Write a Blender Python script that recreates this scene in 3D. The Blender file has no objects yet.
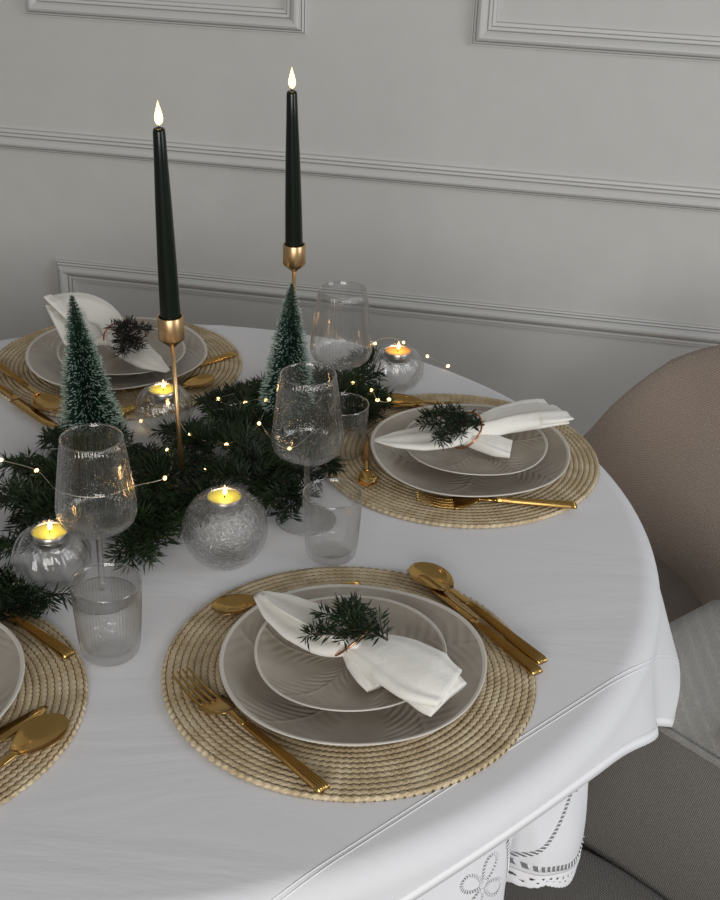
import bpy, math, random
import numpy as np
from mathutils import Vector, Matrix, noise
random.seed(7)
PI = math.pi
C = bpy.context.scene.collection

# ---------------------------------------------------------------- camera model (table surface is z = 0)
FPX, PITCH, ROLL, CAMH = 1279.4, 0.4850, 0.0375, 0.8105
TC = Vector((-0.2730, 1.3449, 0)); TR = 0.637
F_ = Vector((0, math.cos(PITCH), -math.sin(PITCH))); R_ = Vector((1, 0, 0)); U_ = R_.cross(F_)
R2 = R_ * math.cos(ROLL) + U_ * math.sin(ROLL); U2 = -R_ * math.sin(ROLL) + U_ * math.cos(ROLL)
CP = Vector((0, 0, CAMH))
def at(x, y, z=0.0):
    """point at height z that the photo shows at pixel x, y"""
    d = F_ * FPX + R2 * (x - 360) - U2 * (y - 450)
    return CP + d * ((z - CAMH) / d.z)

cam = bpy.data.cameras.new('camera'); co = bpy.data.objects.new('camera', cam); C.objects.link(co)
m = Matrix((R2, U2, -F_)).transposed().to_4x4(); m.translation = CP
co.matrix_world = m; cam.sensor_fit = 'HORIZONTAL'; cam.sensor_width = 36; cam.lens = FPX * 36 / 720
cam.clip_start = 0.02
bpy.context.scene.camera = co

# ---------------------------------------------------------------- helpers
def tag(o, label=None, cat=None, group=None, kind=None):
    if label: o['label'] = label
    if cat: o['category'] = cat
    if group: o['group'] = group
    if kind: o['kind'] = kind
    return o
def link(name, me, mat=None, parent=None):
    o = bpy.data.objects.new(name, me); C.objects.link(o)
    if mat is not None and me is not None and not me.materials: me.materials.append(mat)
    if parent: o.parent = parent
    return o
def empty(name, loc=(0, 0, 0), rot=(0, 0, 0)):
    o = bpy.data.objects.new(name, None); C.objects.link(o); o.empty_display_size = .02
    o.location = loc; o.rotation_euler = rot
    return o
class MB:
    def __init__(s): s.v = []; s.f = []
    def add(s, v, f):
        n = len(s.v); s.v += [tuple(p) for p in v]; s.f += [tuple(i + n for i in q) for q in f]; return s
    def grid(s, rows, close_u=False, close_v=False):
        """rows: list of equally long point lists"""
        a, b = len(rows), len(rows[0]); f = []
        for i in range(a if close_u else a - 1):
            for j in range(b if close_v else b - 1):
                i2 = (i + 1) % a; j2 = (j + 1) % b
                f.append((i * b + j, i * b + j2, i2 * b + j2, i2 * b + j))
        return s.add([p for r in rows for p in r], f)
    def loft(s, rings, cap=True):
        """closed rings joined in a row"""
        n = len(rings[0]); base = len(s.v); s.grid(rings, close_v=True)
        if cap:
            s.f.append(tuple(base + k for k in reversed(range(n))))
            s.f.append(tuple(base + (len(rings) - 1) * n + k for k in range(n)))
        return s
    def tube(s, pts, r, n=8, cap=True):
        pts = [Vector(p) for p in pts]; rings = []; up = None
        for i, p in enumerate(pts):
            t = (pts[min(i + 1, len(pts) - 1)] - pts[max(i - 1, 0)]).normalized()
            if up is None: up = Vector((0, 0, 1)) if abs(t.z) < .9 else Vector((1, 0, 0))
            a = (up - t * up.dot(t)).normalized(); b = t.cross(a); up = a
            rr = r[i] if isinstance(r, (list, tuple)) else r
            rings.append([p + (a * math.cos(2 * PI * k / n) + b * math.sin(2 * PI * k / n)) * rr for k in range(n)])
        return s.loft(rings, cap)
    def ring_tube(s, pts, r, n=8):
        pts = [Vector(p) for p in pts]; rings = []; N = len(pts); ce = sum(pts, Vector()) / N
        for i, p in enumerate(pts):
            t = (pts[(i + 1) % N] - pts[i - 1]).normalized(); a = (p - ce); a = (a - t * a.dot(t)).normalized(); b = t.cross(a)
            rings.append([p + (a * math.cos(2 * PI * k / n) + b * math.sin(2 * PI * k / n)) * r for k in range(n)])
        return s.grid(rings, close_u=True, close_v=True)
    def lathe(s, prof, n=64, rf=None, closed=False):
        """prof: (r, z); r == 0 at an end makes a pole"""
        rows = []
        for (r, z) in prof:
            rr = max(r, 1e-5)
            rows.append([((rr if rf is None else rr + rf(rr, z, 2 * PI * k / n)) * math.cos(2 * PI * k / n),
                          (rr if rf is None else rr + rf(rr, z, 2 * PI * k / n)) * math.sin(2 * PI * k / n), z) for k in range(n)])
        return s.grid(rows, close_u=closed, close_v=True)
    def box(s, x0, x1, y0, y1, z0, z1):
        v = [(x, y, z) for z in (z0, z1) for y in (y0, y1) for x in (x0, x1)]
        return s.add(v, [(0, 2, 3, 1), (4, 5, 7, 6), (0, 1, 5, 4), (2, 6, 7, 3), (0, 4, 6, 2), (1, 3, 7, 5)])
    def build(s, name, mat, parent=None, smooth=True, fix=False):
        me = bpy.data.meshes.new(name); me.from_pydata(s.v, [], s.f); me.update()
        if fix:
            import bmesh
            bm = bmesh.new(); bm.from_mesh(me); bmesh.ops.remove_doubles(bm, verts=bm.verts, dist=1e-5)
            bmesh.ops.recalc_face_normals(bm, faces=bm.faces); bm.to_mesh(me); bm.free()
        if smooth: me.polygons.foreach_set('use_smooth', [True] * len(me.polygons))
        return link(name, me, mat, parent)
def smooth01(x): x = max(0, min(1, x)); return x * x * (3 - 2 * x)
def interp(x, xs, ys):
    return float(np.interp(x, xs, ys))
def spline(pts, n):
    """Catmull-Rom through pts"""
    P = [Vector(p) for p in pts]; P = [P[0] * 2 - P[1]] + P + [P[-1] * 2 - P[-2]]; out = []; m = len(P) - 3
    for k in range(n):
        t = k / (n - 1) * m; i = min(int(t), m - 1); t -= i; a, b, c, d = P[i:i + 4]
        out.append(.5 * ((2 * b) + (c - a) * t + (2 * a - 5 * b + 4 * c - d) * t * t + (3 * b - a - 3 * c + d) * t ** 3))
    return out

# ---------------------------------------------------------------- materials
def mat(name, col=(.5, .5, .5), rough=.5, metal=0, **k):
    m = bpy.data.materials.new(name); m.use_nodes = True; nt = m.node_tree; b = nt.nodes['Principled BSDF']
    b.inputs['Base Color'].default_value = (*col, 1); b.inputs['Roughness'].default_value = rough; b.inputs['Metallic'].default_value = metal
    for a, v in k.items():
        b.inputs[a.replace('_', ' ')].default_value = v
    return m, nt, b
def N(nt, t, **k):
    n = nt.nodes.new(t)
    for a, v in k.items():
        if a in n.inputs.keys() if isinstance(a, str) else False: n.inputs[a].default_value = v
        else:
            key = a.replace('_', ' ')
            if key in n.inputs.keys(): n.inputs[key].default_value = v
            else: setattr(n, a, v)
    return n
def L(nt, a, ao, b, bi): nt.links.new(a.outputs[ao], b.inputs[bi])
def math_n(nt, op, a, b=None):
    n = nt.nodes.new('ShaderNodeMath'); n.operation = op
    for i, s in enumerate((a, b)):
        if s is None: continue
        if isinstance(s, (int, float)): n.inputs[i].default_value = s
        else: nt.links.new(s, n.inputs[i])
    return n.outputs[0]
def coords(nt): return nt.nodes.new('ShaderNodeTexCoord').outputs['Object']
def bump(nt, b, h, strength=.3, dist=.002):
    n = nt.nodes.new('ShaderNodeBump'); n.inputs['Strength'].default_value = strength; n.inputs['Distance'].default_value = dist
    nt.links.new(h, n.inputs['Height']); nt.links.new(n.outputs[0], b.inputs['Normal']); return n
def noise_bump(name, col, rough, scale, strength, dist=.002, col2=None, metal=0, **k):
    m, nt, b = mat(name, col, rough, metal, **k); tc = coords(nt)
    nz = N(nt, 'ShaderNodeTexNoise', Scale=scale, Detail=4.0); nt.links.new(tc, nz.inputs['Vector'])
    bump(nt, b, nz.outputs['Fac'], strength, dist)
    if col2:
        n2 = N(nt, 'ShaderNodeTexNoise', Scale=scale * .35, Detail=3.0); nt.links.new(tc, n2.inputs['Vector'])
        r = nt.nodes.new('ShaderNodeValToRGB'); r.color_ramp.elements[0].position = .35; r.color_ramp.elements[1].position = .65
        r.color_ramp.elements[0].color = (*col, 1); r.color_ramp.elements[1].color = (*col2, 1)
        nt.links.new(n2.outputs['Fac'], r.inputs[0]); nt.links.new(r.outputs[0], b.inputs['Base Color'])
    return m
M = {}
M['wall'] = noise_bump('painted_wall', (.565, .565, .545), .75, 60, .08, .001, (.58, .58, .56))
M['trim'] = noise_bump('painted_moulding', (.60, .60, .585), .5, 40, .03, .001)
M['floor'] = noise_bump('oak_floor', (.25, .17, .11), .45, 12, .1, .001, (.30, .21, .14))
M['gold'] = noise_bump('brushed_gold', (.56, .36, .12), .17, 90, .03, .0005, (.50, .31, .10), metal=1)
M['brass'] = noise_bump('satin_brass', (.62, .42, .22), .34, 120, .05, .0005, metal=1)
M['copper'] = noise_bump('copper_wire', (.70, .33, .18), .25, 90, .03, .0005, metal=1)
M['wirem'] = noise_bump('light_wire', (.80, .70, .55), .3, 90, .03, .0005, metal=1)
M['candle'] = noise_bump('dark_green_wax', (.004, .008, .0045), .2, 50, .05, .001, Specular_IOR_Level=.35)
M['needle'] = noise_bump('fir_needles', (.004, .011, .003), .6, 60, .1, .001, (.018, .038, .010), Specular_IOR_Level=.35)
M['needle_dark'] = noise_bump('dried_fir_needles', (.010, .010, .007), .5, 60, .1, .001, (.024, .020, .012))
M['bark'] = noise_bump('fir_bark', (.05, .03, .018), .8, 200, .5, .001)
M['bristle'] = noise_bump('green_bristle', (.003, .024, .013), .6, 200, .1, .001, (.006, .040, .022))
M['frost'] = noise_bump('frosted_bristle', (.20, .30, .24), .8, 200, .1, .001, (.45, .55, .48))
M['wick'] = noise_bump('wick', (.02, .015, .01), .9, 300, .2, .001)
M['foil'] = noise_bump('tealight_cup', (.75, .72, .68), .3, 90, .05, .0005, metal=1)
M['darkwood'] = noise_bump('dark_wood', (.05, .03, .02), .5, 30, .1, .001)
M['gap_dark'] = noise_bump('openwork_gap_dark', (.20, .20, .21), .9, 400, .2, .0005)  # grey painted for the dark behind the open-work gaps
M['hemw'] = noise_bump('hem_cotton', (.88, .88, .90), .8, 500, .15, .0006)

def cloth_mat(name, col, wob):
    m, nt, b = mat(name, col, .85); tc = coords(nt); b.inputs['Sheen Weight'].default_value = .15
    mp = N(nt, 'ShaderNodeMapping'); mp.inputs['Scale'].default_value = (1.0, 2.6, 1.5); mp.inputs['Rotation'].default_value = (0, 0, .7); nt.links.new(tc, mp.inputs['Vector'])
    n1 = N(nt, 'ShaderNodeTexNoise', Scale=2.6, Detail=5.0, Roughness=.5, Distortion=.9); nt.links.new(mp.outputs[0], n1.inputs['Vector'])
    n2 = N(nt, 'ShaderNodeTexNoise', Scale=700.0, Detail=2.0); nt.links.new(tc, n2.inputs['Vector'])
    h = math_n(nt, 'ADD', math_n(nt, 'MULTIPLY', n1.outputs['Fac'], wob), math_n(nt, 'MULTIPLY', n2.outputs['Fac'], .022))
    bump(nt, b, h, .5, .01)
    return m
M['cloth'] = cloth_mat('white_cotton', (.715, .715, .74), .8)
M['cloth2'] = cloth_mat('white_cotton_under', (.76, .76, .79), .5)
def linen():
    m, nt, b = mat('white_linen', (.80, .78, .73), .9); tc = coords(nt); b.inputs['Sheen Weight'].default_value = .2
    n1 = N(nt, 'ShaderNodeTexNoise', Scale=45.0, Detail=5.0, Distortion=1.2); nt.links.new(tc, n1.inputs['Vector'])
    n2 = N(nt, 'ShaderNodeTexNoise', Scale=900.0, Detail=2.0); nt.links.new(tc, n2.inputs['Vector'])
    h = math_n(nt, 'ADD', math_n(nt, 'MULTIPLY', n1.outputs['Fac'], .6), math_n(nt, 'MULTIPLY', n2.outputs['Fac'], .10))
    bump(nt, b, h, .45, .004); return m
M['linen'] = linen()
def ceramic():
    m, nt, b = mat('greige_glaze', (.42, .375, .315), .24); tc = coords(nt); b.inputs['Coat Weight'].default_value = .15
    sx = N(nt, 'ShaderNodeSeparateXYZ'); nt.links.new(tc, sx.inputs[0])
    r = math_n(nt, 'SQRT', math_n(nt, 'ADD', math_n(nt, 'MULTIPLY', sx.outputs[0], sx.outputs[0]), math_n(nt, 'MULTIPLY', sx.outputs[1], sx.outputs[1])))
    # embossed feathery leaves radiating from the middle
    th = math_n(nt, 'ARCTAN2', sx.outputs[1], sx.outputs[0])
    def leaves(count, twist, ph, fre):
        a = math_n(nt, 'ADD', math_n(nt, 'MULTIPLY', th, count / (2 * PI)), math_n(nt, 'ADD', math_n(nt, 'MULTIPLY', r, twist), ph))
        t = math_n(nt, 'SUBTRACT', math_n(nt, 'FRACT', a), .5); q = math_n(nt, 'MULTIPLY', math_n(nt, 'ABSOLUTE', t), 1.0)
        v = math_n(nt, 'SINE', math_n(nt, 'ADD', math_n(nt, 'MULTIPLY', r, fre), math_n(nt, 'MULTIPLY', q, -38.0)))
        mk = N(nt, 'ShaderNodeMapRange'); mk.inputs['From Min'].default_value = .34; mk.inputs['From Max'].default_value = .22; nt.links.new(q, mk.inputs['Value'])
        rb = N(nt, 'ShaderNodeMapRange'); rb.inputs['From Min'].default_value = .035; rb.inputs['From Max'].default_value = 0.0; nt.links.new(q, rb.inputs['Value'])
        return math_n(nt, 'ADD', math_n(nt, 'MULTIPLY', math_n(nt, 'MULTIPLY', v, mk.outputs[0]), .35), rb.outputs[0])
    nz = N(nt, 'ShaderNodeTexNoise', Scale=20.0, Detail=3.0); nt.links.new(tc, nz.inputs['Vector'])
    h = math_n(nt, 'ADD', leaves(5, 4.0, .1, 620.0), math_n(nt, 'MULTIPLY', nz.outputs['Fac'], 1.6))
    bump(nt, b, h, .42, .0018)
    n2 = N(nt, 'ShaderNodeTexNoise', Scale=30.0, Detail=4.0); nt.links.new(tc, n2.inputs['Vector'])
    rp = nt.nodes.new('ShaderNodeValToRGB'); rp.color_ramp.elements[0].position = .35; rp.color_ramp.elements[1].position = .7
    rp.color_ramp.elements[0].color = (.36, .315, .26, 1); rp.color_ramp.elements[1].color = (.43, .385, .325, 1)
    nt.links.new(n2.outputs['Fac'], rp.inputs[0]); nt.links.new(rp.outputs[0], b.inputs['Base Color'])
    return m
M['plate'] = ceramic()
M['rim'] = noise_bump('pale_glazed_rim', (.62, .585, .53), .2, 60, .05, .0005)
def braid_mat():
    m, nt, b = mat('braided_straw', (.6, .5, .33), .8); tc = coords(nt)
    sx = N(nt, 'ShaderNodeSeparateXYZ'); nt.links.new(tc, sx.inputs[0])
    r = math_n(nt, 'SQRT', math_n(nt, 'ADD', math_n(nt, 'MULTIPLY', sx.outputs[0], sx.outputs[0]), math_n(nt, 'MULTIPLY', sx.outputs[1], sx.outputs[1])))
    th = math_n(nt, 'ARCTAN2', sx.outputs[1], sx.outputs[0])
    fr = math_n(nt, 'FRACT', math_n(nt, 'ADD', math_n(nt, 'DIVIDE', r, .0070), math_n(nt, 'DIVIDE', th, 2 * PI)))
    wob = math_n(nt, 'MULTIPLY', math_n(nt, 'SINE', math_n(nt, 'MULTIPLY', th, 130.0)), .07)
    c = math_n(nt, 'ABSOLUTE', math_n(nt, 'SUBTRACT', math_n(nt, 'ADD', fr, wob), .5))     # 0 mid of cord, .5 at the seam
    mr = N(nt, 'ShaderNodeMapRange'); mr.inputs['From Min'].default_value = .39; mr.inputs['From Max'].default_value = .49; nt.links.new(c, mr.inputs['Value'])
    # straw strands
    st = math_n(nt, 'SINE', math_n(nt, 'ADD', math_n(nt, 'MULTIPLY', th, 300.0), math_n(nt, 'MULTIPLY', c, 18.0)))
    nz = N(nt, 'ShaderNodeTexNoise', Scale=45.0, Detail=3.0); nt.links.new(tc, nz.inputs['Vector'])
    v = math_n(nt, 'ADD', math_n(nt, 'MULTIPLY', st, .12), nz.outputs['Fac'])
    rp = nt.nodes.new('ShaderNodeValToRGB'); rp.color_ramp.elements[0].position = .3; rp.color_ramp.elements[1].position = .7
    rp.color_ramp.elements[0].color = (.43, .325, .185, 1); rp.color_ramp.elements[1].color = (.66, .545, .37, 1); nt.links.new(v, rp.inputs[0])
    mx = N(nt, 'ShaderNodeMix'); mx.data_type = 'RGBA'; nt.links.new(mr.outputs[0], mx.inputs[0]); nt.links.new(rp.outputs[0], mx.inputs[6]); mx.inputs[7].default_value = (.075, .045, .02, 1)
    nt.links.new(mx.outputs[2], b.inputs['Base Color'])
    bump(nt, b, math_n(nt, 'ADD', math_n(nt, 'MULTIPLY', st, .25), nz.outputs['Fac']), .35, .0012)
    return m
M['mat'] = braid_mat()
def weave(name, c1, c2, sc, axis, strength):
    m, nt, b = mat(name, c1, .95); tc = coords(nt); b.inputs['Sheen Weight'].default_value = .25
    w1 = N(nt, 'ShaderNodeTexWave', Scale=sc, Distortion=1.2, Detail=2.0); w1.inputs['Detail Scale'].default_value = 3; w1.bands_direction = axis; nt.links.new(tc, w1.inputs['Vector'])
    w2 = N(nt, 'ShaderNodeTexWave', Scale=sc * 1.1, Distortion=1.5, Detail=2.0); w2.bands_direction = 'DIAGONAL'; nt.links.new(tc, w2.inputs['Vector'])
    nz = N(nt, 'ShaderNodeTexNoise', Scale=320.0, Detail=3.0); nt.links.new(tc, nz.inputs['Vector'])
    h = math_n(nt, 'ADD', math_n(nt, 'ADD', w1.outputs['Fac'], math_n(nt, 'MULTIPLY', w2.outputs['Fac'], .6)), nz.outputs['Fac'])
    bump(nt, b, h, strength, .003)
    rp = nt.nodes.new('ShaderNodeValToRGB'); rp.color_ramp.elements[0].position = .8 / 2.6; rp.color_ramp.elements[1].position = 1.9 / 2.6
    rp.color_ramp.elements[0].color = (*c2, 1); rp.color_ramp.elements[1].color = (*c1, 1)
    nt.links.new(math_n(nt, 'DIVIDE', h, 2.6), rp.inputs[0]); nt.links.new(rp.outputs[0], b.inputs['Base Color'])
    return m
M['brownfab'] = weave('brown_ribbed_upholstery', (.54, .43, .355), (.33, .26, .215), 105, 'Z', .5)
M['brownseat'] = weave('brown_plain_upholstery', (.33, .275, .235), (.22, .185, .155), 130, 'X', .4)
M['greyfab'] = weave('grey_boucle_upholstery', (.42, .40, .37), (.25, .24, .22), 240, 'DIAGONAL', .6)
M['grey_shade'] = weave('grey_woven_upholstery_shaded', (.25, .235, .215), (.15, .14, .125), 140, 'X', .5)  # inside and seat: shade below the lit arm painted as darker grey
def glass(name, tint=(1, 1, 1), refr=.22, bub=0, boost=1.0, dark=.5, pw=1.5):
    """thin clear glass: most light passes straight through, the rest is mirrored or bent"""
    m = bpy.data.materials.new(name); m.use_nodes = True; nt = m.node_tree; nt.nodes.remove(nt.nodes['Principled BSDF'])
    g = N(nt, 'ShaderNodeBsdfGlass', Roughness=0.0, IOR=1.33); g.inputs['Color'].default_value = (*tint, 1)
    t = N(nt, 'ShaderNodeBsdfTransparent'); t.inputs['Color'].default_value = (*tint, 1)
    gl = N(nt, 'ShaderNodeBsdfGlossy', Roughness=.03); gl.inputs['Color'].default_value = (1, 1, 1, 1)
    fr = N(nt, 'ShaderNodeLayerWeight', Blend=.5); fac = math_n(nt, 'ADD', math_n(nt, 'MULTIPLY', math_n(nt, 'POWER', fr.outputs['Facing'], 3.0), .60), .035)
    # longer way through the glass where it is seen at a slant: it takes up more light
    tn = N(nt, 'ShaderNodeMix'); tn.data_type = 'RGBA'; nt.links.new(math_n(nt, 'POWER', fr.outputs['Facing'], pw), tn.inputs[0]); tn.inputs[6].default_value = (*tint, 1); tn.inputs[7].default_value = (dark, dark, dark * .98, 1)
    nt.links.new(tn.outputs[2], t.inputs['Color'])
    m1 = N(nt, 'ShaderNodeMixShader'); m1.inputs[0].default_value = refr; L(nt, t, 0, m1, 1); L(nt, g, 0, m1, 2)
    m2 = N(nt, 'ShaderNodeMixShader'); nt.links.new(math_n(nt, 'MINIMUM', math_n(nt, 'MULTIPLY', fac, boost), 1.0), m2.inputs[0]); L(nt, m1, 0, m2, 1); L(nt, gl, 0, m2, 2)
    L(nt, m2, 0, nt.nodes['Material Output'], 'Surface')
    if bub:
        tc = coords(nt); v = N(nt, 'ShaderNodeTexVoronoi', Scale=bub); nt.links.new(tc, v.inputs['Vector']); v.feature = 'DISTANCE_TO_EDGE'
        nz = N(nt, 'ShaderNodeTexNoise', Scale=bub * 1.3, Detail=4.0); nt.links.new(tc, nz.inputs['Vector'])
        bp = N(nt, 'ShaderNodeBump', Strength=.8, Distance=.003); nt.links.new(math_n(nt, 'ADD', v.outputs['Distance'], nz.outputs['Fac']), bp.inputs['Height'])
        for q in (g, gl, fr): nt.links.new(bp.outputs[0], q.inputs['Normal'])
    return m
M['glass'] = glass('clear_glass', (.995, .995, .992), refr=.06, boost=1.25, dark=.82)
M['lip'] = glass('clear_glass_lip', (.97, .97, .96), refr=.75, boost=1.6, dark=.45)
M['solid'] = glass('clear_glass_stem', (.99, .99, .985), refr=.05, boost=.4, dark=.7, pw=5.0)
M['stemg'] = glass('clear_glass_stem_rod', (.98, .98, .975), refr=.6, boost=1.5, dark=.6)
M['bubble'] = glass('crackle_glass', (.985, .982, .978), .12, 150, 1.4, .80, 1.3)
def emit(name, col, s):
    m = bpy.data.materials.new(name); m.use_nodes = True; nt = m.node_tree; nt.nodes.remove(nt.nodes['Principled BSDF'])
    e = N(nt, 'ShaderNodeEmission', Strength=s); e.inputs['Color'].default_value = (*col, 1); L(nt, e, 0, nt.nodes['Material Output'], 'Surface'); return m
M['flame'] = emit('candle_flame', (1, .60, .24), 4.2)
M['led'] = emit('warm_light_bulb', (1, .66, .27), 5)
def wax(name, c):
    m, nt, b = mat(name, c, .25); b.inputs['Subsurface Weight'].default_value = .6; b.inputs['Subsurface Radius'].default_value = (.01, .008, .003); b.inputs['Subsurface Scale'].default_value = 1.0
    tc = coords(nt); nz = N(nt, 'ShaderNodeTexNoise', Scale=60.0); nt.links.new(tc, nz.inputs['Vector']); bump(nt, b, nz.outputs['Fac'], .1, .001); return m
M['wax_green'] = wax('green_tealight_wax', (.48, .54, .13)); M['wax_orange'] = wax('orange_tealight_wax', (.80, .42, .10))

# ---------------------------------------------------------------- room
WA = -0.1809; WN = Vector((-math.sin(WA), math.cos(WA), 0)); WT = Vector((math.cos(WA), math.sin(WA), 0)); WD = 2.4
def wp(u, z, out=0.0): return WT * u + WN * (WD - out) + Vector((0, 0, z))
mb = MB(); V = [wp(u, z, o) for o in (0, -.12) for (u, z) in ((-2.6, -.75), (2.2, -.75), (2.2, 1.85), (-2.6, 1.85))]
mb.add(V, [(0, 1, 2, 3), (7, 6, 5, 4), (0, 4, 5, 1), (1, 5, 6, 2), (2, 6, 7, 3), (3, 7, 4, 0)])
tag(mb.build('wall_back', M['wall'], smooth=False), kind='structure')
mb = MB().box(-3.4, 3.4, -1.6, 3.4, -.80, -.75)
tag(mb.build('floor', M['floor'], smooth=False), kind='structure')
# moulding section: (height, how far it stands out), bottom to top
SEC = [(0, 0), (0, .007), (.0030, .008), (.0034, .004), (.0042, .004), (.0046, .010), (.0078, .012), (.0082, .007), (.0090, .007), (.0095, .014), (.012, .0195), (.016, .0225), (.020, .0225), (.0245, .019), (.0280, .0145), (.0292, .0085), (.0302, .0085), (.0308, .0135), (.0355, .0135), (.0360, .0060), (.0370, .0060), (.0375, .0095), (.0425, .0085), (.0435, 0)]
def straight(name, u0, u1, z0, kind='structure'):
    mb = MB().loft([[wp(u, z0 + a, b) for a, b in SEC] for u in (u0, u1)])
    return tag(mb.build(name, M['trim'], smooth=False), kind=kind)
straight('trim_1', -2.6, 2.2, .1150)
def frame(name, u0, u1, z0, z1):
    rings = []
    W = .044
    for (u, z, su, sz) in ((u0, z0, 1, 1), (u1, z0, -1, 1), (u1, z1, -1, -1), (u0, z1, 1, -1)):
        rings.append([wp(u + su * a, z + sz * a, b) for a, b in SEC])
    mb = MB().grid(rings + [rings[0]], close_v=True)
    return tag(mb.build(name, M['trim'], smooth=False), kind='structure')
frame('trim_2', -1.124, -.568, .381, 1.45)
frame('trim_3', -.262, .95, .384, 1.45)
frame('trim_4', -1.104, .95, -.66, -.110)

# ---------------------------------------------------------------- table and cloths
def table():
    t = empty('dining_table', (TC.x, TC.y, -.75)); tag(t, 'round dining table hidden under two white tablecloths', 'table')
    MB().lathe([(0, .715), (TR - .06, .715), (TR - .035, .720), (TR - .030, .730), (TR - .038, .744), (0, .744)], 128).build('tabletop', M['darkwood'], t)
    MB().lathe([(0, .05), (.06, .05), (.05, .10), (.045, .4), (.05, .68), (.12, .714), (0, .714)], 48).build('pedestal', M['darkwood'], t)
    MB().lathe([(0, 0), (.27, 0), (.27, .02), (.06, .055), (0, .055)], 64).build('base', M['darkwood'], t)
table()
PHI = math.radians(-47)
DD = Vector((math.cos(PHI), math.sin(PHI), 0)); EE = Vector((-math.sin(PHI), math.cos(PHI), 0))
def crease(th):      # how far the hanging cloth swings out
    d = math.degrees((th + PI) % (2 * PI) - PI)
    return .014 + .024 * math.exp(-((d + 25) / 5) ** 2) + .034 * math.exp(-((d + 10) / 9) ** 2) - .012 * math.exp(-((d + 18.5) / 2.2) ** 2) + .006 * math.sin(math.radians(d) * 9 + 1)
def drape(rr, th, off=0.0):
    """cloth distance rr from the centre, direction th -> point"""
    ro = .026; R = TR + off
    if rr <= R - ro: r, z = rr, 0
    else:
        s = rr - (R - ro); arc = ro * PI / 2
        if s < arc: r = R - ro + ro * math.sin(s / ro); z = -ro + ro * math.cos(s / ro)
        else:
            k = s - arc; r = R + crease(th) * (k / .12) * smooth01(.4 + k / .05); z = -ro - k * .985
    return Vector((TC.x + r * math.cos(th), TC.y + r * math.sin(th), z + off))
DH0, DH1, EH = .664, -.505, .80
def reach(th):
    a = math.cos(th - PHI); b = math.sin(th - PHI); L_ = 9
    if a > 1e-6: L_ = min(L_, DH0 / a)
    if a < -1e-6: L_ = min(L_, DH1 / a)
    if abs(b) > 1e-6: L_ = min(L_, EH / abs(b))
    if b > 0: L_ = min(L_, TR + .165)
    return L_
cl = empty('tablecloth', (0, 0, 0)); tag(cl, 'white cotton tablecloth with hemstitched border, the upper of two, lying under the place settings', 'tablecloth')
NT = 720; RS = [0, .1, .2, .3, .4, .47, .53, .57, .60] + [.60 + .2 * i / 44 for i in range(1, 45)] + [.82, .86, .9, .95]
rows = []
for i in range(NT):
    th = 2 * PI * i / NT; Rr = reach(th); rows.append([drape(min(r, Rr), th) for r in RS])
import bmesh
def cloth_build(rows, name, m, parent, thick):
    mb = MB().grid(rows, close_u=True); me = bpy.data.meshes.new(name); me.from_pydata(mb.v, [], mb.f)
    bm = bmesh.new(); bm.from_mesh(me); bmesh.ops.remove_doubles(bm, verts=bm.verts, dist=2e-5); bmesh.ops.dissolve_degenerate(bm, edges=bm.edges, dist=1e-5)
    bmesh.ops.recalc_face_normals(bm, faces=bm.faces)
    bm.normal_update()
    if sum(f.normal.z * f.calc_area() for f in bm.faces) < 0: bmesh.ops.reverse_faces(bm, faces=bm.faces)
    bm.to_mesh(me); bm.free(); me.polygons.foreach_set('use_smooth', [True] * len(me.polygons))
    o = link(name, me, m, parent)
    sd = o.modifiers.new('s', 'SOLIDIFY'); sd.thickness = thick; sd.offset = -1
    return o
cloth_build(rows, 'cloth', M['cloth'], cl, .0008)
def cpt(d, e, lift=0.0, f=drape):
    """point of the cloth at straight coordinates d, e"""
    rr = math.hypot(d, e); th = math.atan2(e, d) + PHI
    p = f(rr, th); 
    if lift:
        a = f(rr + .002, th) - f(max(rr - .002, 0), th); b = f(rr, th + .003) - f(rr, th - .003); n = a.cross(b).normalized(); p = p + n * lift
    return p
def strip(mb, pts, wvec, w, lift, f=drape, thick=0):
    A, B = [], []
    for (d, e) in pts:
        A.append(cpt(d + wvec[0] * w, e + wvec[1] * w, lift, f)); B.append(cpt(d - wvec[0] * w, e - wvec[1] * w, lift, f))
    mb.grid([A, B])
mb = MB(); es = [-.60 + i * .01 for i in range(135)]
strip(mb, [(DH0 - .006, e) for e in es if math.hypot(DH0, e) < TR + .165], (1, 0), .0058, .0003); strip(mb, [(DH1 + .006, e) for e in es if abs(e) < .45], (1, 0), .0058, .0003)
o = mb.build('hem', M['hemw'], cl); sd = o.modifiers.new('s', 'SOLIDIFY'); sd.thickness = .0003; sd.offset = 0
mb = MB()
for dd in (.5800, .5845, -.424, -.431):
    strip(mb, [(dd, e) for e in es if math.hypot(dd, e) < .80], (1, 0), .0006, .0003)
o = mb.build('hemstitch', M['hemw'], cl); sd = o.modifiers.new('s', 'SOLIDIFY'); sd.thickness = .0003; sd.offset = 0
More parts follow.
